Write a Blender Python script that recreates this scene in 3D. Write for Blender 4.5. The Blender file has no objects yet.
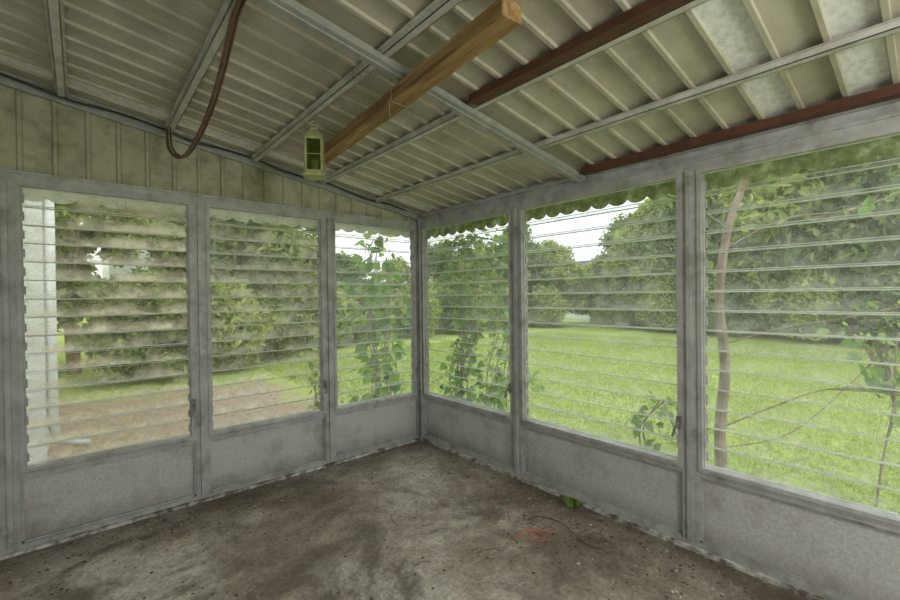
import bpy, math, random
import numpy as np
from mathutils import Vector, Matrix
random.seed(5)
rng = np.random.default_rng(5)
scene = bpy.context.scene
COL = scene.collection

# ------------------------------------------------------------------ materials
def new_mat(name):
    m = bpy.data.materials.new(name); m.use_nodes = True
    nt = m.node_tree; nt.nodes.clear()
    out = nt.nodes.new('ShaderNodeOutputMaterial')
    return m, nt, out
def nd(nt, t, **kw):
    n = nt.nodes.new(t)
    for k, v in kw.items():
        if k in n.inputs.keys(): n.inputs[k].default_value = v
        else: setattr(n, k, v)
    return n
def noise(nt, scale, detail=4, rough=0.6, vec=None, dist=0.0):
    n = nd(nt, 'ShaderNodeTexNoise'); n.inputs['Scale'].default_value = scale
    n.inputs['Detail'].default_value = detail; n.inputs['Roughness'].default_value = rough
    n.inputs['Distortion'].default_value = dist
    if vec is not None: nt.links.new(vec, n.inputs['Vector'])
    return n.outputs['Fac']
def coords(nt, scale=(1, 1, 1), kind='pos'):
    if kind == 'pos':
        o = nd(nt, 'ShaderNodeNewGeometry').outputs['Position']
    else:
        o = nd(nt, 'ShaderNodeTexCoord').outputs[kind]
    mp = nd(nt, 'ShaderNodeMapping'); mp.inputs['Scale'].default_value = scale
    nt.links.new(o, mp.inputs['Vector'])
    return mp.outputs['Vector']
def ramp(nt, fac, stops):
    r = nd(nt, 'ShaderNodeValToRGB'); el = r.color_ramp.elements
    while len(el) < len(stops): el.new(0.5)
    for e, (p, c) in zip(el, stops):
        e.position = p; e.color = (c[0], c[1], c[2], 1) if hasattr(c, '__len__') else (c, c, c, 1)
    nt.links.new(fac, r.inputs['Fac'])
    return r.outputs['Color']
def mixc(nt, fac, a, b, mode='MIX'):
    m = nd(nt, 'ShaderNodeMix'); m.data_type = 'RGBA'; m.blend_type = mode
    for sock, v in ((m.inputs[0], fac), (m.inputs[6], a), (m.inputs[7], b)):
        if isinstance(v, (int, float)): sock.default_value = v
        elif isinstance(v, tuple): sock.default_value = (*v[:3], 1)
        else: nt.links.new(v, sock)
    return m.outputs[2]
def mth(nt, op, a, b=0.5, clamp=False):
    m = nd(nt, 'ShaderNodeMath'); m.operation = op; m.use_clamp = clamp
    for s, v in ((m.inputs[0], a), (m.inputs[1], b)):
        if isinstance(v, (int, float)): s.default_value = v
        else: nt.links.new(v, s)
    return m.outputs[0]
def bump(nt, h, strength=0.3, dist=0.01):
    b = nd(nt, 'ShaderNodeBump'); b.inputs['Strength'].default_value = strength
    b.inputs['Distance'].default_value = dist
    nt.links.new(h, b.inputs['Height']); return b.outputs['Normal']
def surf(name, stops, scale, vecscale=(1, 1, 1), rough=0.7, metal=0.0, bumps=0.2, bdist=0.004,
         grime=None, gscale=2.0, gth=(0.45, 0.7), detail=6, spec=0.4, trans=0.0):
    m, nt, out = new_mat(name)
    v = coords(nt, vecscale)
    f = noise(nt, scale, detail, 0.65, v)
    c = ramp(nt, f, stops)
    if grime:
        g = noise(nt, gscale, 6, 0.7, coords(nt, (1, 1, 1)))
        gm = ramp(nt, g, [(gth[0], 0.0), (gth[1], 1.0)])
        c = mixc(nt, gm, c, grime)
    b = nd(nt, 'ShaderNodeBsdfPrincipled')
    nt.links.new(c, b.inputs['Base Color'])
    b.inputs['Roughness'].default_value = rough; b.inputs['Metallic'].default_value = metal
    b.inputs['Specular IOR Level'].default_value = spec
    if bumps: nt.links.new(bump(nt, f, bumps, bdist), b.inputs['Normal'])
    if trans:
        t = nd(nt, 'ShaderNodeBsdfTranslucent'); nt.links.new(c, t.inputs[0])
        mx = nd(nt, 'ShaderNodeMixShader'); mx.inputs[0].default_value = trans
        nt.links.new(b.outputs[0], mx.inputs[1]); nt.links.new(t.outputs[0], mx.inputs[2]); nt.links.new(mx.outputs[0], out.inputs[0])
    else:
        nt.links.new(b.outputs[0], out.inputs[0])
    return m

M_alu = surf('aluminium_frame', [(0.3, (0.36, 0.365, 0.36)), (0.7, (0.56, 0.565, 0.56))], 9, (1, 1, 1), 0.5, 0.1, 0.1,
             grime=(0.19, 0.175, 0.145), gscale=7, gth=(0.50, 0.78))
M_alu_dk = surf('aluminium_clip', [(0.3, (0.14, 0.14, 0.14)), (0.7, (0.32, 0.32, 0.31))], 20, rough=0.5, metal=0.3)
M_clip = surf('louvre_clip', [(0.3, (0.30, 0.31, 0.30)), (0.7, (0.5, 0.51, 0.5))], 20, rough=0.5)
M_purlin = surf('purlin_metal', [(0.3, (0.46, 0.455, 0.42)), (0.7, (0.70, 0.69, 0.65))], 12, rough=0.5, metal=0.0,
                grime=(0.32, 0.26, 0.19), gscale=5, gth=(0.55, 0.8))
M_rafter = surf('rafter_galvanised', [(0.3, (0.31, 0.32, 0.31)), (0.7, (0.49, 0.505, 0.50))], 15, rough=0.45, metal=0.15)
M_ceil = surf('ceiling_cream_paint', [(0.25, (0.46, 0.435, 0.345)), (0.75, (0.61, 0.58, 0.475))], 3, (1, 3, 1), 0.55, 0.0, 0.05,
              grime=(0.29, 0.26, 0.185), gscale=2.5, gth=(0.45, 0.8))
M_galv = surf('ceiling_galvanised', [(0.35, (0.66, 0.67, 0.65)), (0.5, (0.82, 0.83, 0.81)), (0.65, (0.92, 0.93, 0.92))], 30, (1, 1.5, 1), 0.5, 0.0, 0.05,
              grime=(0.50, 0.49, 0.43), gscale=7, gth=(0.52, 0.85))
M_siding = surf('gable_siding', [(0.25, (0.40, 0.39, 0.28)), (0.75, (0.55, 0.54, 0.41))], 4, (1, 1, 0.4), 0.55, 0.0, 0.05,
                grime=(0.16, 0.145, 0.085), gscale=5, gth=(0.46, 0.75))
M_brown = surf('redbrown_paint', [(0.3, (0.07, 0.026, 0.016)), (0.7, (0.14, 0.055, 0.034))], 14, rough=0.6)
M_dark = surf('dark_rubber', [(0.3, (0.02, 0.02, 0.02)), (0.7, (0.05, 0.05, 0.05))], 14, rough=0.6)
M_hose = surf('hose_brown', [(0.3, (0.10, 0.055, 0.03)), (0.7, (0.18, 0.11, 0.07))], 30, rough=0.5)
M_orange = surf('orange_plastic', [(0.3, (0.60, 0.13, 0.04)), (0.7, (0.75, 0.2, 0.07))], 30, rough=0.5)
M_white = surf('white_siding', [(0.3, (0.66, 0.69, 0.72)), (0.7, (0.78, 0.81, 0.84))], 4, rough=0.6)
M_wire = surf('steel_wire', [(0.3, (0.3, 0.28, 0.25)), (0.7, (0.5, 0.48, 0.44))], 30, rough=0.5, metal=0.3)
M_curb = surf('curb_dust', [(0.38, (0.14, 0.12, 0.10)), (0.5, (0.42, 0.41, 0.38)), (0.65, (0.78, 0.78, 0.75))], 16, rough=0.9, bumps=0.6)
M_awn_l = surf('awning_cream', [(0.3, (0.72, 0.74, 0.66)), (0.7, (0.92, 0.93, 0.88))], 9, rough=0.6, trans=0.6)
M_awn_r = surf('awning_mossy', [(0.38, (0.22, 0.28, 0.08)), (0.52, (0.44, 0.50, 0.24)), (0.65, (0.78, 0.81, 0.66))], 14, rough=0.85, bumps=0.3, trans=0.6)
M_bark = surf('bark', [(0.3, (0.17, 0.12, 0.085)), (0.7, (0.42, 0.32, 0.25))], 14, (1, 1, 0.35), 0.9, 0, 0.8, 0.01)
M_debris = surf('dry_debris', [(0.3, (0.05, 0.03, 0.018)), (0.7, (0.20, 0.14, 0.09))], 25, rough=0.9)
M_latern = surf('lantern_green_metal', [(0.3, (0.30, 0.31, 0.13)), (0.7, (0.56, 0.56, 0.30))], 25, rough=0.5, metal=0.0)
M_roofm = surf('roof_shingle', [(0.3, (0.10, 0.10, 0.10)), (0.7, (0.2, 0.2, 0.19))], 10, rough=0.9)

def kick_mat():
    m, nt, out = new_mat('kick_panel_grey')
    p = coords(nt)
    f = noise(nt, 60, 5, 0.8, p); big = noise(nt, 2.6, 6, 0.7, p)
    c = ramp(nt, f, [(0.3, (0.42, 0.42, 0.415)), (0.55, (0.58, 0.585, 0.58)), (0.72, (0.72, 0.725, 0.72))])
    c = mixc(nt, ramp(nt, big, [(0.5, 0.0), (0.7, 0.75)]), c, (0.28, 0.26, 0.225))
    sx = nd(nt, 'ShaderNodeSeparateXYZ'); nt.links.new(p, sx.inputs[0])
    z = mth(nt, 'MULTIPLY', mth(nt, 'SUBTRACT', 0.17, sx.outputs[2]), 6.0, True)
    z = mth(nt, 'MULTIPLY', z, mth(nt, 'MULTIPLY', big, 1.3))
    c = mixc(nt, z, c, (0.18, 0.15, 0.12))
    b = nd(nt, 'ShaderNodeBsdfPrincipled'); nt.links.new(c, b.inputs['Base Color'])
    b.inputs['Roughness'].default_value = 0.55
    nt.links.new(bump(nt, f, 0.15, 0.003), b.inputs['Normal'])
    nt.links.new(b.outputs[0], out.inputs[0]); return m
M_kick = kick_mat()

def floor_mat():
    m, nt, out = new_mat('floor_stained_concrete')
    p = coords(nt)
    a = noise(nt, 0.95, 7, 0.62, p, 0.4); b_ = noise(nt, 1.9, 8, 0.7, p, 0.7); fine = noise(nt, 42, 6, 0.8, p); md = noise(nt, 9, 6, 0.75, p)
    c = ramp(nt, a, [(0.36, (0.18, 0.14, 0.11)), (0.44, (0.32, 0.265, 0.22)), (0.52, (0.47, 0.42, 0.37)), (0.62, (0.62, 0.58, 0.53))])
    c = mixc(nt, ramp(nt, b_, [(0.51, 0.0), (0.62, 0.85)]), c, (0.13, 0.095, 0.072))
    c = mixc(nt, 0.5, c, ramp(nt, md, [(0.35, 0.28), (0.5, 0.52), (0.68, 0.85)]), 'OVERLAY')
    c = mixc(nt, 0.7, c, ramp(nt, fine, [(0.3, 0.18), (0.5, 0.54), (0.72, 0.95)]), 'OVERLAY')
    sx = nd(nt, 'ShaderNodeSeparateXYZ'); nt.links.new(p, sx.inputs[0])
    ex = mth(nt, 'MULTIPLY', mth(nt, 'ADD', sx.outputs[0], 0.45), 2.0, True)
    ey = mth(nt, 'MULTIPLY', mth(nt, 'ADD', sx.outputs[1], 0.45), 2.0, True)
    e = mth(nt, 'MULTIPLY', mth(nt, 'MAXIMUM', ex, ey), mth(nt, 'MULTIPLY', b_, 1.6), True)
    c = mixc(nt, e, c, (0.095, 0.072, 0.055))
    b = nd(nt, 'ShaderNodeBsdfPrincipled'); nt.links.new(c, b.inputs['Base Color'])
    nt.links.new(ramp(nt, b_, [(0.35, 0.85), (0.6, 0.4)]), b.inputs['Roughness'])
    h = mth(nt, 'ADD', fine, mth(nt, 'MULTIPLY', b_, 2.0))
    nt.links.new(bump(nt, h, 0.6, 0.01), b.inputs['Normal'])
    nt.links.new(b.outputs[0], out.inputs[0]); return m
M_floor = floor_mat()

def ground_mat():
    m, nt, out = new_mat('lawn_ground')
    p = coords(nt)
    a = noise(nt, 0.5, 6, 0.6, p); f = noise(nt, 22, 5, 0.75, p); md = noise(nt, 3.5, 5, 0.65, p)
    g = ramp(nt, a, [(0.3, (0.25, 0.34, 0.07)), (0.7, (0.39, 0.48, 0.13))])
    g = mixc(nt, 0.6, g, ramp(nt, f, [(0.3, 0.3), (0.7, 0.9)]), 'OVERLAY')
    g = mixc(nt, ramp(nt, md, [(0.55, 0.0), (0.75, 0.5)]), g, (0.44, 0.45, 0.20))
    d = ramp(nt, f, [(0.3, (0.22, 0.17, 0.12)), (0.7, (0.54, 0.45, 0.34))])
    sx = nd(nt, 'ShaderNodeSeparateXYZ'); nt.links.new(p, sx.inputs[0])
    X, Y = sx.outputs[0], sx.outputs[1]
    wob = mth(nt, 'MULTIPLY', mth(nt, 'SUBTRACT', md, 0.5), 2.2)
    mx = mth(nt, 'MULTIPLY', mth(nt, 'ADD', mth(nt, 'SUBTRACT', 0.35, X), wob), 1.6, True)
    my = mth(nt, 'MULTIPLY', mth(nt, 'ADD', mth(nt, 'SUBTRACT', 5.4, Y), wob), 1.6, True)
    my2 = mth(nt, 'MULTIPLY', mth(nt, 'ADD', mth(nt, 'SUBTRACT', Y, 0.0), 0.3), 3, True)
    k = mth(nt, 'MULTIPLY', mth(nt, 'MULTIPLY', mx, my), my2)
    c = mixc(nt, k, g, d)
    b = nd(nt, 'ShaderNodeBsdfPrincipled'); nt.links.new(c, b.inputs['Base Color'])
    b.inputs['Roughness'].default_value = 0.95; b.inputs['Specular IOR Level'].default_value = 0.1
    nt.links.new(bump(nt, f, 0.8, 0.04), b.inputs['Normal'])
    nt.links.new(b.outputs[0], out.inputs[0]); return m
M_ground = ground_mat()

def leaf_mat(name, cols, trans=0.35):
    m, nt, out = new_mat(name)
    g = nd(nt, 'ShaderNodeNewGeometry')
    f = noise(nt, 0.7, 3, 0.6, coords(nt))
    mix = mth(nt, 'ADD', mth(nt, 'MULTIPLY', g.outputs['Random Per Island'], 0.55), mth(nt, 'MULTIPLY', f, 0.45))
    n = len(cols)
    c = ramp(nt, mix, [(0.15 + 0.7 * i / (n - 1), cols[i]) for i in range(n)])
    d = nd(nt, 'ShaderNodeBsdfPrincipled'); nt.links.new(c, d.inputs['Base Color']); d.inputs['Roughness'].default_value = 0.6
    d.inputs['Specular IOR Level'].default_value = 0.25
    t = nd(nt, 'ShaderNodeBsdfTranslucent'); nt.links.new(mixc(nt, 1.0, c, (1.0, 1.0, 0.6), 'MULTIPLY'), t.inputs[0])
    mx = nd(nt, 'ShaderNodeMixShader'); mx.inputs[0].default_value = trans
    nt.links.new(d.outputs[0], mx.inputs[1]); nt.links.new(t.outputs[0], mx.inputs[2])
    nt.links.new(mx.outputs[0], out.inputs[0]); return m
M_leaf = leaf_mat('leaves_green', [(0.14, 0.21, 0.045), (0.38, 0.47, 0.12), (0.72, 0.78, 0.32)], 0.4)
M_leafd = leaf_mat('leaves_dark', [(0.07, 0.125, 0.045), (0.22, 0.31, 0.10), (0.50, 0.58, 0.26)], 0.4)
M_vine = leaf_mat('leaves_vine', [(0.06, 0.15, 0.025), (0.22, 0.40, 0.07), (0.46, 0.66, 0.16)], 0.5)
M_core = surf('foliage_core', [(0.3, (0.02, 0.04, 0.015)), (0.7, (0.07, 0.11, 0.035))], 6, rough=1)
M_grass = leaf_mat('grass_blades', [(0.25, 0.34, 0.07), (0.40, 0.50, 0.14), (0.56, 0.61, 0.25)], 0.4)

def glass_mat(name, base, amp, col, transcol, nscale, strip=False, smear=0.5):
    m, nt, out = new_mat(name)
    p = coords(nt, (1, 1, 1))
    f = noise(nt, nscale, 7, 0.75, p)
    f2 = noise(nt, 60, 4, 0.7, p)
    big = noise(nt, 1.6, 3, 0.6, p)
    uv = nd(nt, 'ShaderNodeTexCoord').outputs['UV']
    sx = nd(nt, 'ShaderNodeSeparateXYZ'); nt.links.new(uv, sx.inputs[0])
    v = sx.outputs[1]
    fac = ramp(nt, f, [(0.35, 0.0), (0.7, 1.0)])
    fac = mth(nt, 'MULTIPLY', fac, amp)
    fac = mth(nt, 'ADD', fac, mth(nt, 'MULTIPLY', ramp(nt, f2, [(0.55, 0.0), (0.75, 1.0)]), amp * 0.5))
    if strip:
        w = mth(nt, 'SUBTRACT', 1.0, v)
        w = mth(nt, 'POWER', w, 1.5)
        w = mth(nt, 'MULTIPLY', w, ramp(nt, mth(nt, 'ADD', mth(nt, 'MULTIPLY', big, .6), mth(nt, 'MULTIPLY', f, .4)), [(0.40, 0.04), (0.6, 1.0)]))
        fac = mth(nt, 'ADD', fac, mth(nt, 'MULTIPLY', w, smear))
    fac = mth(nt, 'ADD', fac, base, True)
    c = ramp(nt, f, [(0.3, tuple(x * 0.55 for x in col)), (0.7, col)])
    tr = nd(nt, 'ShaderNodeBsdfTransparent'); tr.inputs[0].default_value = (*transcol, 1)
    df = nd(nt, 'ShaderNodeBsdfDiffuse'); nt.links.new(c, df.inputs[0])
    tl = nd(nt, 'ShaderNodeBsdfTranslucent'); nt.links.new(c, tl.inputs[0])
    m1 = nd(nt, 'ShaderNodeMixShader'); m1.inputs[0].default_value = 0.65
    nt.links.new(df.outputs[0], m1.inputs[1]); nt.links.new(tl.outputs[0], m1.inputs[2])
    m2 = nd(nt, 'ShaderNodeMixShader'); nt.links.new(fac, m2.inputs[0])
    nt.links.new(tr.outputs[0], m2.inputs[1]); nt.links.new(m1.outputs[0], m2.inputs[2])
    gl = nd(nt, 'ShaderNodeBsdfGlossy'); gl.inputs['Roughness'].default_value = 0.1
    fr = nd(nt, 'ShaderNodeFresnel'); fr.inputs['IOR'].default_value = 1.3
    m3 = nd(nt, 'ShaderNodeMixShader'); nt.links.new(mth(nt, 'MULTIPLY', fr.outputs[0], 0.6), m3.inputs[0])
    nt.links.new(m2.outputs[0], m3.inputs[1]); nt.links.new(gl.outputs[0], m3.inputs[2])
    nt.links.new(m3.outputs[0], out.inputs[0]); return m
M_glass_clear = glass_mat('louvre_glass_hazy', 0.14, 0.14, (0.94, 0.96, 0.90), (0.96, 0.98, 0.96), 12, True, 0.20)
M_glass_mid = glass_mat('louvre_glass_dusty', 0.12, 0.26, (0.84, 0.82, 0.64), (0.95, 0.97, 0.91), 8, True, 0.55)
M_glass_dirty = glass_mat('louvre_glass_algae', 0.08, 0.28, (0.80, 0.75, 0.54), (0.93, 0.96, 0.86), 7, True, 1.2)
M_gedge = surf('louvre_glass_edge', [(0.3, (0.74, 0.78, 0.74)), (0.7, (0.94, 0.96, 0.94))], 30, rough=0.3, trans=0.6)
M_lglass = glass_mat('lantern_glass', 0.15, 0.2, (0.30, 0.33, 0.12), (0.75, 0.80, 0.55), 12)

def wood_mat():
    m, nt, out = new_mat('timber_pine')
    v = coords(nt, (14, 1.0, 14), 'Object')
    f = noise(nt, 2.5, 6, 0.6, v, 0.6); k = noise(nt, 2.2, 3, 0.5, coords(nt, (1, 1, 1), 'Object'))
    c = ramp(nt, f, [(0.3, (0.18, 0.095, 0.035)), (0.5, (0.36, 0.215, 0.09)), (0.7, (0.50, 0.33, 0.16))])
    c = mixc(nt, ramp(nt, k, [(0.5, 0.0), (0.7, 0.6)]), c, (0.16, 0.085, 0.035))
    b = nd(nt, 'ShaderNodeBsdfPrincipled'); nt.links.new(c, b.inputs['Base Color']); b.inputs['Roughness'].default_value = 0.75
    nt.links.new(bump(nt, f, 0.3, 0.004), b.inputs['Normal'])
    nt.links.new(b.outputs[0], out.inputs[0]); return m
M_wood = wood_mat()

# ------------------------------------------------------------------ mesh builder
class MB:
    def __init__(s): s.v = []; s.f = []; s.m = []; s.uv = {}
    def add(s, vs, fs, mi=0):
        o = len(s.v); s.v += [tuple(x) for x in vs]
        for f in fs: s.f.append(tuple(o + i for i in f)); s.m.append(mi)
    def box(s, a, b, mi=0):
        x0, x1 = sorted((a[0], b[0])); y0, y1 = sorted((a[1], b[1])); z0, z1 = sorted((a[2], b[2]))
        s.add([(x0, y0, z0), (x1, y0, z0), (x1, y1, z0), (x0, y1, z0), (x0, y0, z1), (x1, y0, z1), (x1, y1, z1), (x0, y1, z1)],
              [(0, 3, 2, 1), (4, 5, 6, 7), (0, 1, 5, 4), (1, 2, 6, 5), (2, 3, 7, 6), (3, 0, 4, 7)], mi)
    def hexa(s, p, mi=0):
        s.add(p, [(0, 3, 2, 1), (4, 5, 6, 7), (0, 1, 5, 4), (1, 2, 6, 5), (2, 3, 7, 6), (3, 0, 4, 7)], mi)
    def tube(s, pts, r, seg=8, mi=0):
        pts = [Vector(p) for p in pts]; n = len(pts)
        rs = r if hasattr(r, '__len__') else [r] * n
        up = Vector((0.13, 0.31, 0.94)).normalized(); vs = []
        for i, p in enumerate(pts):
            t = (pts[min(i + 1, n - 1)] - pts[max(i - 1, 0)]).normalized()
            a = t.cross(up)
            if a.length < 0.05: a = t.cross(Vector((1, 0, 0)))
            a.normalize(); b = t.cross(a)
            for k in range(seg):
                an = 2 * math.pi * k / seg
                vs.append(p + (a * math.cos(an) + b * math.sin(an)) * rs[i])
        fs = []
        for i in range(n - 1):
            for k in range(seg):
                k2 = (k + 1) % seg
                fs.append((i * seg + k, i * seg + k2, (i + 1) * seg + k2, (i + 1) * seg + k))
        fs.append(tuple(range(seg))[::-1]); fs.append(tuple((n - 1) * seg + k for k in range(seg)))
        s.add(vs, fs, mi)
    def build(s, name, mats, parent=None, bevel=0, smooth=False, recentre=None):
        me = bpy.data.meshes.new(name); me.from_pydata(s.v, [], s.f)
        for m in mats: me.materials.append(m)
        me.polygons.foreach_set('material_index', s.m)
        if smooth: me.polygons.foreach_set('use_smooth', [True] * len(s.f))
        me.update()
        ob = bpy.data.objects.new(name, me); COL.objects.link(ob)
        if recentre is None: recentre = parent is None
        if recentre:
            a = np.array(s.v); c = (a.min(0) + a.max(0)) / 2; c[2] = a[:, 2].min()
            me.transform(Matrix.Translation(Vector(-c))); ob.location = Vector(c)
        if parent: ob.parent = parent
        if bevel:
            bv = ob.modifiers.new('b', 'BEVEL'); bv.width = bevel; bv.segments = 2; bv.limit_method = 'ANGLE'
        return ob
def empty(name, loc=(0, 0, 0)):
    e = bpy.data.objects.new(name, None); COL.objects.link(e); e.empty_display_size = 0.1; e.location = loc
    return e

# ------------------------------------------------------------------ dimensions
SILL = 0.45; HEAD = 2.11; XB = -3.9; YB = -5.2
def zc(x): return 2.27 + 0.155 * (-x)

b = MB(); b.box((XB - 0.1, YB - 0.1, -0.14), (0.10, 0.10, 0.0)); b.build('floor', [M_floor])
b = MB(); b.box((-45, -45, -0.3), (60, 60, -0.12)); b.build('lawn', [M_ground])

# ------------------------------------------------------------------ screened walls
def wall(name, tf, posts, length, sloped):
    B = MB()
    def bx(s0, s1, d0, d1, z0, z1, mi): B.box(tf(s0, d0, z0), tf(s1, d1, z1), mi)
    bx(0, length, -0.012, 0.05, 0.0, 0.045, 0)
    bx(0, length, -0.040, -0.012, 0.0, 0.018, 4)
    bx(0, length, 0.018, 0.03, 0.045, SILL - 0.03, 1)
    bx(0, length, -0.008, 0.05, SILL - 0.035, SILL, 0)
    bx(0, length, -0.016, -0.008, SILL - 0.012, SILL - 0.004, 0)
    bx(0, length, -0.012, 0.05, HEAD, HEAD + 0.06, 0)
    bx(0, length, -0.022, -0.012, HEAD + 0.045, HEAD + 0.06, 0)
    for i, p in enumerate(posts):
        w = 0.042
        a, c = p - w, p + w
        if i == 0: a = 0
        if p > length - 0.1: c = length
        bx(a, c, -0.014, 0.05, 0.045, HEAD, 0)
        bx(p - 0.012 if i else 0, p + 0.012 if i else 0.04, -0.030, -0.014, 0.045, HEAD, 0)
        if i < len(posts) - 1:
            q = posts[i + 1]
            s0, s1 = c, q - w
            bx(s0, s0 + 0.012, 0.0, 0.018, 0.045, SILL - 0.035, 0); bx(s1 - 0.012, s1, 0.0, 0.018, 0.045, SILL - 0.035, 0)
            bx(s0, s1, 0.0, 0.018, 0.045, 0.057, 0); bx(s0, s1, 0.004, 0.018, SILL - 0.05, SILL - 0.035, 0)
    if sloped:
        z0 = HEAD + 0.06; s = 0.0; step = 0.15
        prof = []
        while s < length:
            prof += [(s, 0.012), (s + 0.120, 0.012), (s + 0.127, -0.003), (s + 0.143, -0.003), (s + 0.150, 0.012)]
            s += step
        prof = [(min(a, length), d) for a, d in prof]
        vs = []
        for a, d in prof:
            p = tf(a, d, z0); vs.append(p); vs.append((p[0], p[1], zc(p[0]) + 0.01))
        B.add(vs, [(2 * i, 2 * i + 2, 2 * i + 3, 2 * i + 1) for i in range(len(prof) - 1)], 2)
        vs = []
        for a in (0, length):
            for d in (0.025, 0.05):
                p = tf(a, d, z0); vs += [p, (p[0], p[1], zc(p[0]) + 0.01)]
        B.add(vs, [(0, 1, 5, 4), (2, 6, 7, 3), (0, 4, 6, 2), (1, 3, 7, 5), (0, 2, 3, 1), (4, 5, 7, 6)], 2)
        def rake(d0, d1, dz0, dz1, mi):
            P = []
            for dz in (dz0, dz1):
                for a, d in ((0, d0), (length, d0), (length, d1), (0, d1)):
                    p = tf(a, d, 0); P.append((p[0], p[1], zc(p[0]) + dz))
            B.hexa(P, mi)
        rake(-0.02, 0.012, -0.075, -0.012, 3); rake(-0.05, -0.02, -0.028, -0.012, 3); rake(-0.032, -0.02, -0.08, -0.066, 3)
    else:
        bx(0, length, -0.005, 0.05, HEAD + 0.06, 2.262, 0)
        bx(0, length, -0.035, -0.005, 2.215, 2.235, 0)
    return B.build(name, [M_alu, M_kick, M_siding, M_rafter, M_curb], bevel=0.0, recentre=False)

LP = [0, 0.98, 1.945, 2.90, 3.86]; RP = [0, 1.265, 2.52, 3.78, 5.05]; BP = [0.0, 1.25, 2.55, 3.86]
tl = lambda s, d, z: (-s, d, z)
tr_ = lambda s, d, z: (d, -s, z)
tb = lambda s, d, z: (-s, YB - d, z)
wall('wall_left', tl, LP, 3.9, True)
wall('wall_right', tr_, RP, 5.2, False)
wall('wall_back', tb, BP, 3.9, True)
b = MB(); b.box((-0.045, -0.045, 0.0), (0.052, 0.052, 2.20)); b.box((-0.058, -0.058, 0.0), (-0.045, -0.03, 2.17)); b.box((-0.058, -0.058, 0.0), (-0.03, -0.045, 2.17)); b.build('trim_corner_post', [M_alu], recentre=False, bevel=.003)
b = MB()
b.box((XB - 0.1, YB - 0.05, 0), (XB, 0.05, zc(XB) + 0.02), 0)
z = 0.12
while z < 2.85:
    b.add([(XB + 0.012, YB + 0.05, z), (XB + 0.012, -0.05, z), (XB, -0.05, z + 0.14), (XB, YB + 0.05, z + 0.14), (XB, -0.05, z), (XB, YB + 0.05, z)],
          [(0, 1, 2, 3), (0, 5, 4, 1)], 0); z += 0.14
b.build('wall_house', [M_white], recentre=False)

# ------------------------------------------------------------------ jalousie windows
wcount = 0
def window(tf, s0, s1, gmat, tilt, handle_side=1):
    global wcount; wcount += 1
    root = empty('window_%d' % wcount, tf((s0 + s1) / 2, 0.0, SILL))
    inv = Matrix.Translation(-Vector(root.location))
    F = MB()
    def bx(a0, a1, d0, d1, z0, z1, mi=0): F.box(tf(a0, d0, z0), tf(a1, d1, z1), mi)
    fw = 0.022
    bx(s0, s0 + fw, -0.022, 0.045, SILL, HEAD); bx(s1 - fw, s1, -0.022, 0.045, SILL, HEAD)
    bx(s0 + fw, s1 - fw, -0.022, 0.045, SILL, SILL + fw); bx(s0 + fw, s1 - fw, -0.022, 0.045, HEAD - fw, HEAD)
    bx(s0 + fw, s0 + fw + 0.006, 0.0, 0.03, SILL + fw, HEAD - fw, 0); bx(s1 - fw - 0.006, s1 - fw, 0.0, 0.03, SILL + fw, HEAD - fw, 0)
    n = 15; H = (HEAD - fw) - (SILL + fw); pitch = H / n; hgt = 0.119
    G = MB(); uvs = []
    a0, a1 = s0 + fw + 0.006, s1 - fw - 0.006
    for i in range(n):
        zc_ = SILL + fw + (i + 0.5) * pitch
        th = math.radians(tilt + random.uniform(-1.5, 1.5))
        j = random.uniform(-0.0025, 0.0025)
        dz = math.cos(th) * hgt / 2; dd = math.sin(th) * hgt / 2
        if zc_ - dz < SILL + fw + 0.004: zc_ = SILL + fw + 0.004 + dz
        if zc_ + dz > HEAD - fw - 0.004: zc_ = HEAD - fw - 0.004 - dz
        dc = 0.028
        T = (dc - dd, zc_ + dz + j); Bm = (dc + dd, zc_ - dz - j)
        G.add([tf(a0, Bm[0], Bm[1]), tf(a1, Bm[0], Bm[1]), tf(a1, T[0], T[1]), tf(a0, T[0], T[1])], [(0, 1, 2, 3)], 0)
        uvs.append([(0, 0), (1, 0), (1, 1), (0, 1)])
        for (d, z) in (T, Bm):
            hz = 0.0034 if (d, z) == Bm else 0.0018
            G.box(tf(a0, d - 0.0025, z - hz), tf(a1, d + 0.0025, z + hz), 1)
            uvs += [[(0, 0)] * 4] * 6
        for a, q in ((a0, a0 + 0.007), (a1 - 0.007, a1)):
            bx(a, q, dc - 0.008, dc + 0.010, zc_ - 0.028, zc_ + 0.020, 2)
    hs2 = s1 - 0.011 if handle_side > 0 else s0 + 0.011
    sg = -1 if handle_side > 0 else 1
    zz = 0.70
    bx(hs2 - 0.012, hs2 + 0.012, -0.042, -0.022, zz - 0.035, zz + 0.035, 1)
    p0 = Vector(tf(hs2, -0.045, zz)); p1 = Vector(tf(hs2, -0.075, zz - 0.01)); p2 = Vector(tf(hs2 + sg * 0.015, -0.08, zz - 0.07))
    F.tube([p0, p1, p2], [0.008, 0.007, 0.009], 8, 1)
    fo = F.build('frame', [M_alu, M_alu_dk, M_clip], parent=root); fo.data.transform(inv)
    go = G.build('louvres', [gmat, M_gedge], parent=root); go.data.transform(inv)
    uvl = go.data.uv_layers.new(name='UVMap')
    flat = [c for f in uvs for p in f for c in p]
    uvl.data.foreach_set('uv', flat)
W = 0.042
window(tl, 1.945 + W, 2.90 - W, M_glass_dirty, 27, handle_side=-1)
window(tl, 0.98 + W, 1.945 - W, M_glass_mid, 20, handle_side=-1)
window(tl, 0 + 0.058, 0.98 - W, M_glass_clear, 17, handle_side=-1)
window(tr_, 0 + 0.058, 1.265 - W, M_glass_clear, 15, handle_side=1)
window(tr_, 1.265 + W, 2.52 - W, M_glass_clear, 16, handle_side=1)
window(tr_, 2.52 + W, 3.78 - W, M_glass_clear, 17, handle_side=1)
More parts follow.
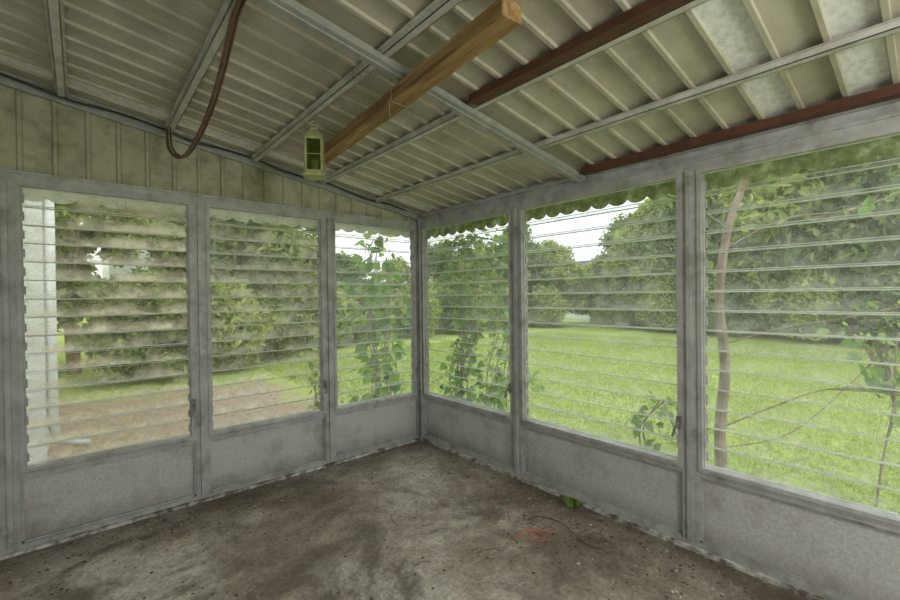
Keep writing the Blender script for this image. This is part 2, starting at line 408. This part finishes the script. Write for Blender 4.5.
window(tl, 2.90 + W, 3.86 - W, M_glass_mid, 20)
window(tr_, 3.78 + W, 5.05 - W, M_glass_clear, 20)
for i in range(3): window(tb, BP[i] + W, BP[i + 1] - W, M_glass_clear, 30)

# ------------------------------------------------------------------ ceiling
b = MB(); y = YB - 0.06; pan = 0.15; i = 0
XO = 0.30
def strip(y0, d0, y1, d1, mi):
    b.add([(XO, y0, zc(XO) + d0), (XO, y1, zc(XO) + d1), (XB, y1, zc(XB) + d1), (XB, y0, zc(XB) + d0)], [(0, 3, 2, 1)], mi)
while y < 0.30:
    yc = y + pan / 2
    mi = 1 if (abs(yc + 2.95) < 0.075 or abs(yc + 3.25) < 0.075 or abs(yc + 0.3) < 0.075) else 0
    strip(y, 0.0, y + 0.122, -0.012, mi)
    strip(y + 0.122, -0.012, y + 0.125, -0.026, 0)
    strip(y + 0.125, -0.026, y + 0.142, -0.026, 0)
    strip(y + 0.142, -0.026, y + 0.150, 0.0, 0)
    y += pan
ye = y
b.hexa([(XO, YB - .06, zc(XO) + .004), (XO, ye, zc(XO) + .004), (XB, ye, zc(XB) + .004), (XB, YB - .06, zc(XB) + .004),
        (XO, YB - .06, zc(XO) + .03), (XO, ye, zc(XO) + .03), (XB, ye, zc(XB) + .03), (XB, YB - .06, zc(XB) + .03)], 0)
b.build('ceiling', [M_ceil, M_galv], recentre=False)

def purlin(x, y0, y1):
    p = MB(); w = 0.019; z1 = zc(x) - 0.026; z0 = zc(x) - 0.054
    p.box((x - w, y0, z0), (x + w, y1, z0 + 0.003)); p.box((x - w, y0, z0), (x - w + 0.003, y1, z1)); p.box((x + w - 0.003, y0, z0), (x + w, y1, z1))
    p.box((x - w - 0.012, y0, z1 - 0.003), (x - w, y1, z1)); p.box((x + w, y0, z1 - 0.003), (x + w + 0.012, y1, z1))
    return p.build('ceiling_purlin', [M_purlin])
for x in (-0.52, -1.05, -1.58, -2.12, -2.65, -3.2): purlin(x, YB + 0.05, -0.055)
b = MB(); yr = -1.86
def ra(y0, y1, d0, d1):
    P = []
    for d in (d0, d1):
        for x, yy in ((-0.036, y0), (-3.88, y0), (-3.88, y1), (-0.036, y1)): P.append((x, yy, zc(x) + d))
    b.hexa(P, 0)
ra(yr - 0.035, yr + 0.035, -0.086, -0.081); ra(yr - 0.030, yr - 0.024, -0.081, -0.055); ra(yr + 0.024, yr + 0.030, -0.081, -0.055)
ra(yr - 0.006, yr + 0.006, -0.092, -0.086)
b.build('ceiling_rafter', [M_rafter])
b = MB(); x = -1.10
b.hexa([(x - .035, YB + .05, zc(x) - .062), (x + .028, YB + .05, zc(x) - .062), (x + .028, -1.93, zc(x) - .062), (x - .035, -1.93, zc(x) - .062),
        (x - .035, YB + .05, zc(x) - .027), (x + .028, YB + .05, zc(x) - .027), (x + .028, -1.93, zc(x) - .027), (x - .035, -1.93, zc(x) - .027)])
b.build('painted_wood_beam', [M_brown])
b = MB(); b.box((-0.115, YB + .05, 2.215), (-0.06, -1.91, 2.255)); b.build('painted_wood_beam', [M_brown])

A = Vector((-1.505, -2.53, 2.362)); Bp = Vector((-1.319, -0.461, 2.375))
mid = (A + Bp) / 2; L = (Bp - A).length
b = MB(); hw, hh = 0.044, 0.032
n = 14; vs = []; fs = []
for i in range(n + 1):
    t = -L / 2 + L * i / n
    jw = random.uniform(-0.0015, 0.0015)
    vs += [(-hw + jw, t, -hh), (hw + jw, t, -hh), (hw + jw, t, hh), (-hw + jw, t, hh)]
for i in range(n):
    for k in range(4):
        fs.append((i * 4 + k, i * 4 + (k + 1) % 4, i * 4 + 4 + (k + 1) % 4, i * 4 + 4 + k))
fs += [(3, 2, 1, 0), (4 * n, 4 * n + 1, 4 * n + 2, 4 * n + 3)]
b.add(vs, fs)
tim = b.build('wooden_timber', [M_wood], recentre=False, bevel=0.005)
yv = (Bp - A).normalized(); xv = yv.cross(Vector((0, 0, 1))).normalized(); zv = xv.cross(yv)
tim.matrix_world = Matrix.Translation(mid) @ Matrix((xv, yv, zv)).transposed().to_4x4()
b = MB(); pw = A.lerp(Bp, 0.36)
b.tube([pw + Vector((-0.05, 0, 0.07)), pw + Vector((-0.049, 0, -0.036)), pw + Vector((0.049, 0.0, -0.037)), pw + Vector((0.05, 0.0, 0.07))], 0.002, 6)
b.tube([pw + Vector((-0.05, 0.02, -0.02)), pw + Vector((-0.04, 0.03, -0.09)), pw + Vector((0.02, 0.02, -0.12)), pw + Vector((0.05, 0.0, -0.07)), pw + Vector((0.09, -0.02, -0.09))], 0.0016, 6)
b.build('hanging_wire', [M_wire])

def spline(pts, n=8):
    P = [Vector(p) for p in pts]; P = [P[0] * 2 - P[1]] + P + [P[-1] * 2 - P[-2]]; out = []
    for i in range(1, len(P) - 2):
        for k in range(n):
            t = k / n
            out.append(0.5 * ((2 * P[i]) + (-P[i - 1] + P[i + 1]) * t + (2 * P[i - 1] - 5 * P[i] + 4 * P[i + 1] - P[i + 2]) * t * t + (-P[i - 1] + 3 * P[i] - 3 * P[i + 1] + P[i + 2]) * t ** 3))
    out.append(P[-2]); return out
b = MB()
hp = [(-2.13, -2.25, 2.535), (-2.125, -1.731, 2.530), (-2.115, -1.541, 2.487), (-2.097, -1.292, 2.426), (-2.092, -1.032, 2.351), (-2.109, -.754, 2.272),
      (-2.132, -.537, 2.256), (-2.156, -.317, 2.36), (-2.15, -.188, 2.53)]
b.tube(spline(hp), 0.009, 10)
b.tube([p + Vector((0.020, 0.01, 0.010)) for p in spline(hp)], 0.006, 8)
b.build('hanging_hose', [M_hose], smooth=True)
b = MB(); pts = [(-3.8 + 0.2 * i, -0.065, zc(-3.8 + 0.2 * i) - 0.045 + 0.012 * math.sin(i * 1.9)) for i in range(19)]
b.tube(spline(pts, 4), 0.006, 6); b.build('electrical_cable', [M_dark], smooth=True)

# lantern
root = empty('hanging_lantern', (-1.54, -1.05, 2.13))
b = MB(); w = 0.050; H = 0.225
b.box((-w - .012, -w - .012, 0), (w + .012, w + .012, 0.010)); b.box((-w, -w, .010), (w, w, 0.024))
for sx in (-1, 1):
    for sy in (-1, 1): b.box((sx * w, sy * w, 0.024), (sx * (w - .012), sy * (w - .012), H))
for zz in (0.024, H - .012, H * .55):
    hgt = .012 if zz != H * .55 else .004
    b.box((-w, -w, zz), (w, -w + .006, zz + hgt)); b.box((-w, w - .006, zz), (w, w, zz + hgt)); b.box((-w, -w, zz), (-w + .006, w, zz + hgt)); b.box((w - .006, -w, zz), (w, w, zz + hgt))
r2 = w + .004
b.add([(-r2, -r2, H), (r2, -r2, H), (r2, r2, H), (-r2, r2, H), (-.02, -.02, H + .05), (.02, -.02, H + .05), (.02, .02, H + .05), (-.02, .02, H + .05)],
      [(0, 3, 2, 1), (4, 5, 6, 7), (0, 1, 5, 4), (1, 2, 6, 5), (2, 3, 7, 6), (3, 0, 4, 7)])
b.box((-.02, -.02, H + .05), (.02, .02, H + .060))
b.tube([(0.024 * math.cos(a), 0, H + .082 + .024 * math.sin(a)) for a in np.linspace(0, 2 * math.pi, 17)], 0.003, 6)
b.build('frame', [M_latern], parent=root, bevel=0.0015)
b = MB()
for a, c in (((-w + .012, -w + .003, .03), (w - .012, -w + .005, H - .008)), ((-w + .012, w - .005, .03), (w - .012, w - .003, H - .008)),
             ((-w + .003, -w + .012, .03), (-w + .005, w - .012, H - .008)), ((w - .005, -w + .012, .03), (w - .003, w - .012, H - .008))): b.box(a, c)
b.build('glass_panes', [M_lglass], parent=root)
b = MB(); b.tube([(0, 0, .024), (0, 0, .10), (0, 0, .105)], [.02, .02, .004], 12); b.build('candle', [M_white], parent=root)
b = MB(); b.tube([(0, 0, H + .10), (-0.015, 0, H + .125), (-0.03, 0, H + .135), (-.04, 0, H + .12)], .0025, 6); b.build('hook', [M_wire], parent=root)
root.rotation_euler = (0, 0, math.radians(-30))

# ------------------------------------------------------------------ awnings with scalloped valance
def awning(name, tf, length, mat_, out_=0.32, drop=0.035, amp=0.032, per=0.125):
    b = MB(); z0 = HEAD + 0.085; z1 = HEAD + 0.06
    s0 = -out_
    P = [tf(s0, 0.052, z0), tf(length, 0.052, z0), tf(length, out_, z1), tf(s0, out_, z1)]
    P2 = [(p[0], p[1], p[2] + 0.008) for p in P]
    b.hexa(P + P2)
    n = int((length - s0) / 0.0125); vs = []
    for i in range(n + 1):
        s = s0 + (length - s0) * i / n
        ph = (s % per) / per
        zb = HEAD - drop - amp * math.sqrt(max(0, 1 - (2 * ph - 1) ** 2))
        for d in (out_, out_ + 0.003):
            vs.append(tf(s, d, z1 + .008)); vs.append(tf(s, d, zb))
    fs = []
    for i in range(n):
        o = i * 4
        fs += [(o, o + 1, o + 5, o + 4), (o + 2, o + 6, o + 7, o + 3), (o + 1, o + 3, o + 7, o + 5)]
    b.add(vs, fs)
    return b.build(name, [mat_])
awning('scalloped_awning', tl, 3.9, M_awn_l, 0.13, 0.045, 0.036, 0.13)
awning('scalloped_awning', tr_, 5.2, M_awn_r, 0.16, 0.045, 0.040, 0.13)

# ------------------------------------------------------------------ foliage
def leaves_np(centres, radii, n, size, shell=0.55, up=0.3):
    centres = np.array(centres); radii = np.array(radii)
    wts = radii ** 2; wts = wts / wts.sum()
    idx = rng.choice(len(centres), n, p=wts)
    d = rng.normal(size=(n, 3)); d /= np.linalg.norm(d, axis=1)[:, None]
    r = radii[idx] * (shell + (1.45 - shell) * rng.random(n) ** 1.3)
    pos = centres[idx] + d * r[:, None]
    pos[:, 2] = np.maximum(pos[:, 2], 0.20)
    nrm = d * .7 + rng.normal(size=(n, 3)) * 0.7 + np.array([0, 0, up]); nrm /= np.linalg.norm(nrm, axis=1)[:, None]
    a = np.cross(nrm, rng.normal(size=(n, 3))); a /= np.linalg.norm(a, axis=1)[:, None]
    c = np.cross(nrm, a)
    s = size * (0.5 + 1.0 * rng.random(n))[:, None]
    v = np.empty((n, 4, 3))
    v[:, 0] = pos - a * s; v[:, 1] = pos + c * s * 0.45 + nrm * s * 0.12; v[:, 2] = pos + a * s - nrm * s * 0.15; v[:, 3] = pos - c * s * 0.45 + nrm * s * 0.12
    v[:, :, 2] = np.maximum(v[:, :, 2], 0.01)
    return v.reshape(-1, 3)
def ico_add(B, c, r, mi):
    seg, rg = 7, 5; vs = [(c[0], c[1], max(0, c[2] - r))]
    for i in range(1, rg):
        ph = -math.pi / 2 + math.pi * i / rg
        for k in range(seg):
            an = 2 * math.pi * k / seg; q = r * (1 + random.uniform(-.25, .25))
            vs.append((c[0] + q * math.cos(ph) * math.cos(an), c[1] + q * math.cos(ph) * math.sin(an), max(0, c[2] + q * math.sin(ph))))
    vs.append((c[0], c[1], c[2] + r)); fs = []
    for k in range(seg): fs.append((0, 1 + (k + 1) % seg, 1 + k))
    for i in range(rg - 2):
        for k in range(seg):
            fs.append((1 + i * seg + k, 1 + i * seg + (k + 1) % seg, 1 + (i + 1) * seg + (k + 1) % seg, 1 + (i + 1) * seg + k))
    t = len(vs) - 1
    for k in range(seg): fs.append((1 + (rg - 2) * seg + k, 1 + (rg - 2) * seg + (k + 1) % seg, t))
    B.add(vs, fs, mi)
def plant_mesh(name, blobs, nleaf, size, lmat, trunk=None, core=0.6):
    B = MB()
    if trunk:
        for pts, rs in trunk: B.tube(pts, rs, 8, 1)
    cs = [q[:3] for q in blobs]; rs = [q[3] for q in blobs]
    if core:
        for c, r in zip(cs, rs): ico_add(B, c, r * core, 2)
    v = leaves_np(cs, rs, nleaf, size)
    o = len(B.v); B.v += [tuple(x) for x in v.tolist()]
    B.f += [(o + 4 * i, o + 4 * i + 1, o + 4 * i + 2, o + 4 * i + 3) for i in range(nleaf)]; B.m += [0] * nleaf
    me = bpy.data.meshes.new(name); me.from_pydata(B.v, [], B.f)
    for m in (lmat, M_bark, M_core): me.materials.append(m)
    me.polygons.foreach_set('material_index', B.m); me.update(); return me
def inst(name, me, loc, s, rot=None, sz=None):
    ob = bpy.data.objects.new(name, me); COL.objects.link(ob); ob.location = loc
    ob.scale = (s, s, sz if sz else s); ob.rotation_euler = (0, 0, random.uniform(0, 6.28) if rot is None else rot); return ob
def tree_blobs(n, rx, z0, z1, rb):
    out = []
    for i in range(n):
        a = random.uniform(0, 6.28); t = (i + 0.5) / n; z = z0 + (z1 - z0) * t
        k = math.sin(math.pi * min(0.95, (0.25 + 0.68 * t))); q = rx * k * random.uniform(0.25, 1.15)
        out.append((q * math.cos(a), q * math.sin(a), z, rb * random.uniform(0.5, 1.3)))
    return out
def trunkset(h, r):
    t = [([(0, 0, 0), (0.1, 0, h * .3), (0, .1, h * .6), (0.05, 0, h * .85)], [r, r * .8, r * .55, r * .2])]
    for k in range(5):
        a = k * 1.3; z = h * (0.25 + 0.1 * k)
        t.append(([(0, 0, z), (0.8 * math.cos(a), 0.8 * math.sin(a), z + .7), (1.5 * math.cos(a), 1.5 * math.sin(a), z + 1.6)], [r * .5, r * .3, r * .1]))
    return t
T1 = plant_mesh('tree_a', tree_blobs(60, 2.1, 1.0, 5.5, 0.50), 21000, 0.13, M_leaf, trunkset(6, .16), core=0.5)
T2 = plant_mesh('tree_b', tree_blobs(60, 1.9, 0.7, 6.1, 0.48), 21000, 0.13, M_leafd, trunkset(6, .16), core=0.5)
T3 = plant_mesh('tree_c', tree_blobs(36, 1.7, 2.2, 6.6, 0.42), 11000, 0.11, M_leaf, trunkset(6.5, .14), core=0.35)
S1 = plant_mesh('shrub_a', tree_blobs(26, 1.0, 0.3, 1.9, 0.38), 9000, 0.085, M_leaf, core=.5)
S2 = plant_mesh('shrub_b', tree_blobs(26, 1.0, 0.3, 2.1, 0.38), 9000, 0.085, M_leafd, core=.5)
G0 = -0.12
for (x, y, s, k) in [(16.2, -13, 1.2, 1), (16.5, -9.8, 1.2, 0), (15.8, -7.0, 1.25, 1), (16.2, -4.3, 1.3, 0), (15.6, -1.8, 1.3, 1), (16.0, 0.6, 1.25, 0),
                     (16.6, 2.9, 1.15, 1), (17.3, 5.0, 1.0, 0), (18.3, 6.6, 0.85, 1), (18.8, 9.3, 0.55, 0), (16.4, 10.2, 0.75, 0), (14.6, 10.8, 0.80, 1), (12.6, 11.6, 0.70, 0),
                     (21, -6, 1.6, 0), (21, -1, 1.6, 1), (22, 4, 1.3, 0)]:
    inst('tree', (T1, T2)[k], (x, y, G0), s)
for (x, y, s, k) in [(14.4, -5.6, 1.0, 0), (14.0, -2.9, .95, 1), (14.5, -.6, 1.05, 0), (14.9, 1.7, .9, 1), (15.4, 3.7, .9, 0), (16.0, 5.6, .8, 1), (16.9, 7.6, .5, 0),
                     (14.5, 9.2, .85, 0), (12.8, 10.0, .9, 1), (11.0, 10.2, .9, 0), (14.3, -8.2, 1, 1), (14.3, -11, 1, 0)]:
    inst('shrub', (S1, S2)[k], (x, y, G0), s)
for (x, y, s, k) in [(10.2, 12.0, .62, 1), (7.9, 12.2, .55, 0), (5.7, 12.8, .52, 1), (3.3, 11.4, .62, 0), (2.0, 10.4, .80, 2), (.9, 9.3, .90, 1), (-2.7, 8.6, .9, 2), (-4.3, 9.4, 1.0, 1),
                     (-7, 9, 1.0, 0)]:
    inst('tree', (T1, T2, T3)[k], (x, y, G0), s)
for (x, y, s, k) in [(9.0, 9.9, .9, 1), (7.0, 9.7, .9, 0), (5.0, 9.6, .85, 1), (3.2, 9.2, .9, 0), (1.3, 7.9, .9, 1), (-.3, 7.0, 0.85, 0), (-1.7, 6.4, 0.85, 1)]:
    inst('shrub', (S1, S2)[k], (x, y, G0), s)

def house(x0, y0, x1, y1, h, rh):
    b = MB(); b.box((x0, y0, -.12), (x1, y1, h)); o = .3; xm = (x0 + x1) / 2
    b.add([(x0 - o, y0 - o, h), (x1 + o, y0 - o, h), (x1 + o, y1 + o, h), (x0 - o, y1 + o, h), (xm, y0 - o, h + rh), (xm, y1 + o, h + rh)],
          [(0, 3, 2, 1), (0, 1, 4), (1, 2, 5, 4), (2, 3, 5), (3, 0, 4, 5)], 1)
    return b.build('neighbour_house', [M_white, M_roofm])
house(21.5, 8.4, 27, 16, 2.4, 1.4)
house(-1.9, 13.5, 1.2, 19, 4.3, 0.9)

b = MB(); b.box((-6.5, 2.1, -.12), (-2.86, 5.2, 2.9), 0); z = 0.0
while z < 2.85:
    b.add([(-6.5, 2.094, z), (-2.86, 2.094, z), (-2.86, 2.1, z + .13), (-6.5, 2.1, z + .13), (-2.86, 2.1, z), (-6.5, 2.1, z)], [(0, 1, 2, 3), (0, 5, 4, 1)], 0)
    b.add([(-2.854, 2.1, z), (-2.854, 5.2, z), (-2.86, 5.2, z + .13), (-2.86, 2.1, z + .13), (-2.86, 5.2, z), (-2.86, 2.1, z)], [(0, 1, 2, 3), (0, 5, 4, 1)], 0); z += .13
b.box((-2.95, 2.085, -.12), (-2.845, 2.2, 2.9), 0)
b.hexa([(-6.7, 1.8, 2.9), (-2.6, 1.8, 2.9), (-2.6, 5.5, 2.9), (-6.7, 5.5, 2.9), (-6.7, 1.8, 3.05), (-2.6, 1.8, 3.05), (-2.6, 5.5, 3.05), (-6.7, 5.5, 3.05)], 1)
b.build('house_wing', [M_white, M_roofm])
b = MB(); b.tube([(-2.80, 2.14, 2.88), (-2.80, 2.14, 0.25), (-2.78, 2.17, 0.08), (-2.68, 2.25, 0.02), (-2.55, 2.36, -0.05)], .04, 10); b.build('downspout', [M_white], smooth=True)

# ------------------------------------------------------------------ vines / sapling (heart leaves)
def heart(B, p, nrm, fwd, s, mi):
    nrm = nrm.normalized(); f = (fwd - nrm * fwd.dot(nrm)).normalized(); r = f.cross(nrm)
    prof = [(0.0, 0.0), (-.12, .30), (.10, .52), (.45, .48), (.75, .26), (1.05, 0)]
    L = [p + (f * a + r * c - nrm * (0.18 * a * a) + nrm * abs(c) * 0.25) * s for a, c in prof]
    R = [p + (f * a - r * c - nrm * (0.18 * a * a) + nrm * abs(c) * 0.25) * s for a, c in prof[1:-1]]
    vs = L + R
    for q in vs: q.z = max(q.z, G0 + .005)
    B.add(vs, [(0, 1, 2, 3, 4, 5), (0, 5, 9, 8, 7, 6)], mi)
def vine(B, path, step, size, spread=0.05, dens=1):
    P = spline(path, 10); B.tube(P, [0.006 * (1 - .7 * i / len(P)) + .0015 for i in range(len(P))], 6, 1)
    acc = 0
    for i in range(1, len(P)):
        acc += (P[i] - P[i - 1]).length
        while acc > step:
            acc -= step
            for k in range(dens):
                o = Vector((random.gauss(0, 1), random.gauss(0, 1), random.gauss(0, .7))) * spread
                q = P[i] + o
                q.z = max(q.z, G0 + .01)
                nr = Vector((random.gauss(-.2, .6), random.gauss(-.3, .6), random.uniform(.2, 1.0)))
                fw = o + Vector((0, 0, -0.03)) + Vector((random.gauss(0, 1), random.gauss(0, 1), random.gauss(0, .6))) * .02
                heart(B, q, nr, fw, size * random.uniform(.6, 1.2), 0)
                B.tube([P[i], q], .0012, 4, 1)
mats = [M_vine, M_bark]
B = MB()
for k in range(12):
    x0 = 0.30 + random.uniform(0, .22); y0 = -0.02 - random.uniform(0, .75)
    vine(B, [(x0, y0, G0), (x0 + random.uniform(-.05, .1), y0 + .05, .6), (x0, y0 - .1, 1.1), (x0 - .02, y0 + random.uniform(-.2, .2), 1.6), (x0, y0 - .05, 2.0)], .038, .065, .055, 1)
vine(B, [(0.34, -0.2, 2.0), (.32, -.5, 2.0), (.32, -.8, 1.9), (.32, -.95, 1.7)], .03, .06, .05, 2)
vine(B, [(0.34, 0.0, 2.0), (.32, -.3, 1.95), (.32, -.5, 1.75), (.32, -.5, 1.4)], .03, .06, .055, 2)
vine(B, [(0.4, -0.3, G0), (.36, -.6, .5), (.34, -.9, .7), (.36, -1.15, .66)], .03, .075, .06, 2)
B.build('climbing_vine', mats)
B = MB()
for k in range(9):
    x0 = -0.0 + random.uniform(-.2, .35); y0 = 0.75 + random.uniform(-.2, .4)
    vine(B, [(x0, y0, G0), (x0 + random.uniform(-.1, .1), y0, .7), (x0 + random.uniform(-.15, .2), y0 + .1, 1.3), (x0 + random.uniform(-.35, .3), y0, 1.85 + random.uniform(-.2, .3))], .06, .105, .09, 1)
B.build('weed_sapling', mats)
B = MB()
for k in range(5):
    x0 = -0.45 + random.uniform(-.2, .4); y0 = 1.45 + random.uniform(-.1, .4)
    vine(B, [(x0, y0, G0), (x0 + .05, y0, .3), (x0 + random.uniform(-.2, .2), y0 + .1, .6 + random.uniform(0, .3))], .05, .08, .08, 1)
B.build('weed_sapling', mats)
B = MB()
for k in range(4):
    y0 = -2.15 - random.uniform(0, .3)
    vine(B, [(.30, y0, G0), (.22, y0 + .05, .3), (.2, y0 + random.uniform(-.1, .1), .55), (.24, y0 + random.uniform(-.1, .2), .75)], .035, .055, .045, 1)
B.build('ivy_plant', mats)
B = MB()
for k in range(7):
    a = random.uniform(1.8, 4.5)
    vine(B, [(-.060, -1.80, 0.0), (-.062 + .02 * math.cos(a), -1.80 + .03 * math.sin(a), .03), (-.075 + .05 * math.cos(a), -1.8 + .07 * math.sin(a), .045)], .02, .032, .007, 1)
B.build('small_weed', mats)

B = MB()
tp = spline([(0.95, -2.40, G0), (.93, -2.38, .4), (.95, -2.41, .9), (.93, -2.38, 1.4), (1.0, -2.42, 1.9), (1.12, -2.5, 2.3), (1.2, -2.6, 3.0), (1.3, -2.7, 3.8)], 6)
B.tube(tp, [0.042 - 0.028 * i / len(tp) for i in range(len(tp))], 10, 1)
def branch(path, r, leaf, step=.06, spread=.06):
    P = spline(path, 6); B.tube(P, [r * (1 - .75 * i / len(P)) for i in range(len(P))], 6, 1)
    if leaf:
        vine(B, path[len(path) // 2:], step, leaf, spread, 1)
branch([(.94, -2.39, .45), (1.05, -2.65, .62), (1.2, -2.95, .78), (1.25, -3.3, .80)], .008, .05, .05)
branch([(.94, -2.39, 1.05), (1.1, -2.7, 1.18), (1.3, -3.0, 1.25), (1.45, -3.35, 1.35)], .006, .06, .04)
branch([(.97, -2.4, 1.75), (1.2, -2.7, 1.95), (1.5, -3.0, 2.0), (1.8, -3.2, 2.1)], .006, .07, .04)
branch([(1.0, -2.42, 1.9), (1.1, -2.2, 2.1), (1.2, -1.9, 2.4)], .006, .07, .04)
branch([(.95, -2.4, .3), (1.15, -2.75, .45), (1.35, -3.1, .9), (1.4, -3.3, 1.2)], .005, .05)
B.build('thin_tree', mats)
B = MB()
for k in range(6):
    branch([(1.25, -3.15, G0), (1.2 + random.uniform(-.1, .2), -3.2, .4), (1.2 + random.uniform(-.1, .2), -3.25, .75), (1.25, -3.3 + random.uniform(-.1, .25), 1.15)], .005, .06, .04, .08)
B.build('leafy_sapling', mats)

def grass_mesh():
    n = 9000; S = 1.5
    p = np.zeros((n, 3)); p[:, :2] = rng.random((n, 2)) * 2 * S - S
    h = 0.03 + 0.04 * rng.random(n); a = rng.random(n) * 6.28
    w = 0.006
    dx = np.stack([np.cos(a), np.sin(a), np.zeros(n)], 1) * w
    lean = rng.normal(size=(n, 3)) * 0.03; lean[:, 2] = h
    v = np.stack([p - dx, p + dx, p + lean], 1).reshape(-1, 3)
    me = bpy.data.meshes.new('grass_patch'); me.from_pydata(v.tolist(), [], [(3 * i, 3 * i + 1, 3 * i + 2) for i in range(n)])
    me.materials.append(M_grass); me.update(); return me
gm = grass_mesh(); root = empty('lawn_grass', (0, 0, G0))
for ix in range(0, 4):
    for iy in range(-2, 3):
        x = 1.8 + ix * 3; y = iy * 3.0
        o = bpy.data.objects.new('grass_patch', gm); COL.objects.link(o); o.parent = root; o.location = (x + .05, y, 0); o.rotation_euler = (0, 0, random.choice([0, 1.5708, 3.1416]))

# ------------------------------------------------------------------ floor debris, twigs, wire
B = MB()
for k in range(2000):
    if random.random() < .55: x = -abs(random.gauss(0, .25)) - .05; y = random.uniform(-4.5, -.05)
    else: x = random.uniform(-3.7, -.05); y = -abs(random.gauss(0, .35)) - .05
    if random.random() < .25: x = random.uniform(-3, -.1); y = random.uniform(-3.2, -.1)
    if x < -3.8 or y < -5: continue
    s = random.uniform(.003, .013); a = random.uniform(0, 6.28); e = random.uniform(.3, 1)
    c, sn = math.cos(a) * s, math.sin(a) * s; zt = random.uniform(.002, .006)
    B.add([(x - c, y - sn, .001), (x + sn * e, y - c * e, zt), (x + c, y + sn, .002), (x - sn * e, y + c * e, zt * .7)], [(0, 1, 2, 3)], random.choice([0, 0, 0, 1]))
B.build('floor_debris', [M_debris, M_curb])
B = MB()
for k in range(26):
    x = random.uniform(-1.2, -.1); y = random.uniform(-2.9, -.3)
    a = random.uniform(0, 6.28); l = random.uniform(.05, .16)
    pts = [(x + l * t * math.cos(a + t * .7), y + l * t * math.sin(a + t * .7), .004 + .008 * math.sin(t * 3)) for t in (0, .35, .7, 1)]
    B.tube(pts, [.002, .0018, .0015, .001], 5)
B.tube(spline([(-.46, -1.72, .006), (-.40, -1.78, .03), (-.36, -1.92, .02), (-.42, -2.1, .008), (-.40, -2.2, .006)], 5), .003, 6)
B.build('fallen_twigs', [M_debris])
B = MB()
B.tube(spline([(-.68, -1.82, .004), (-.62, -1.80, .018), (-.56, -1.83, .02), (-.53, -1.90, .012), (-.58, -1.93, .008), (-.62, -1.88, .016), (-.57, -1.84, .022), (-.50, -1.86, .01), (-.44, -1.92, .004)], 8), .0026, 6)
B.build('orange_wire', [M_orange], smooth=True)

root = empty('added_fill_light', (-1.6, -4.6, zc(-1.6) - 0.09))  # unseen fill light, added behind the camera to brighten the interior
b = MB(); b.tube([(0, 0, .06), (0, 0, .03), (0, 0, .0)], [.03, .10, .11], 20); b.build('fill_light_cap', [M_white], parent=root)  # made-up fixture to go with the added fill light
l = bpy.data.lights.new('fill_light', 'POINT'); l.energy = 54; l.shadow_soft_size = 0.3; l.color = (1.0, .965, .92)
lo = bpy.data.objects.new('fill_light', l); COL.objects.link(lo); lo.parent = root; lo.location = (0, 0, -0.45)

# ------------------------------------------------------------------ world
w = bpy.data.worlds.new('overcast'); scene.world = w; w.use_nodes = True; nt = w.node_tree; nt.nodes.clear()
out = nd(nt, 'ShaderNodeOutputWorld'); bg = nd(nt, 'ShaderNodeBackground')
tc = nd(nt, 'ShaderNodeTexCoord'); mp = nd(nt, 'ShaderNodeMapping'); mp.inputs['Scale'].default_value = (1, 1, 2.5)
nt.links.new(tc.outputs['Generated'], mp.inputs[0])
cl = noise(nt, 1.8, 5, .6, mp.outputs[0])
nt.links.new(ramp(nt, cl, [(.35, (.86, .92, .97)), (.65, (1, 1, .99))]), bg.inputs[0]); bg.inputs[1].default_value = 1.3
nt.links.new(bg.outputs[0], out.inputs[0])
s = bpy.data.lights.new('sun', 'SUN'); s.energy = 0.9; s.angle = math.radians(25); s.color = (1, .97, .9)
so = bpy.data.objects.new('sun', s); COL.objects.link(so); so.rotation_euler = (math.radians(28), math.radians(12), 0); so.location = (5, 5, 12)

# ------------------------------------------------------------------ camera
cam = bpy.data.cameras.new('camera'); cam.lens = 17.08; cam.sensor_width = 36; cam.clip_start = 0.02; cam.clip_end = 300
co = bpy.data.objects.new('camera', cam); COL.objects.link(co)
yaw = -math.atan2(.654, .756)
R = Matrix.Rotation(yaw, 4, 'Z') @ Matrix.Rotation(math.radians(90 - 0.5), 4, 'X') @ Matrix.Rotation(-0.0116, 4, 'Z')
co.matrix_world = Matrix.Translation((-2.584, -3.449, 1.43)) @ R
scene.camera = co
scene.view_settings.view_transform = 'Standard'
scene.view_settings.exposure = 0.5
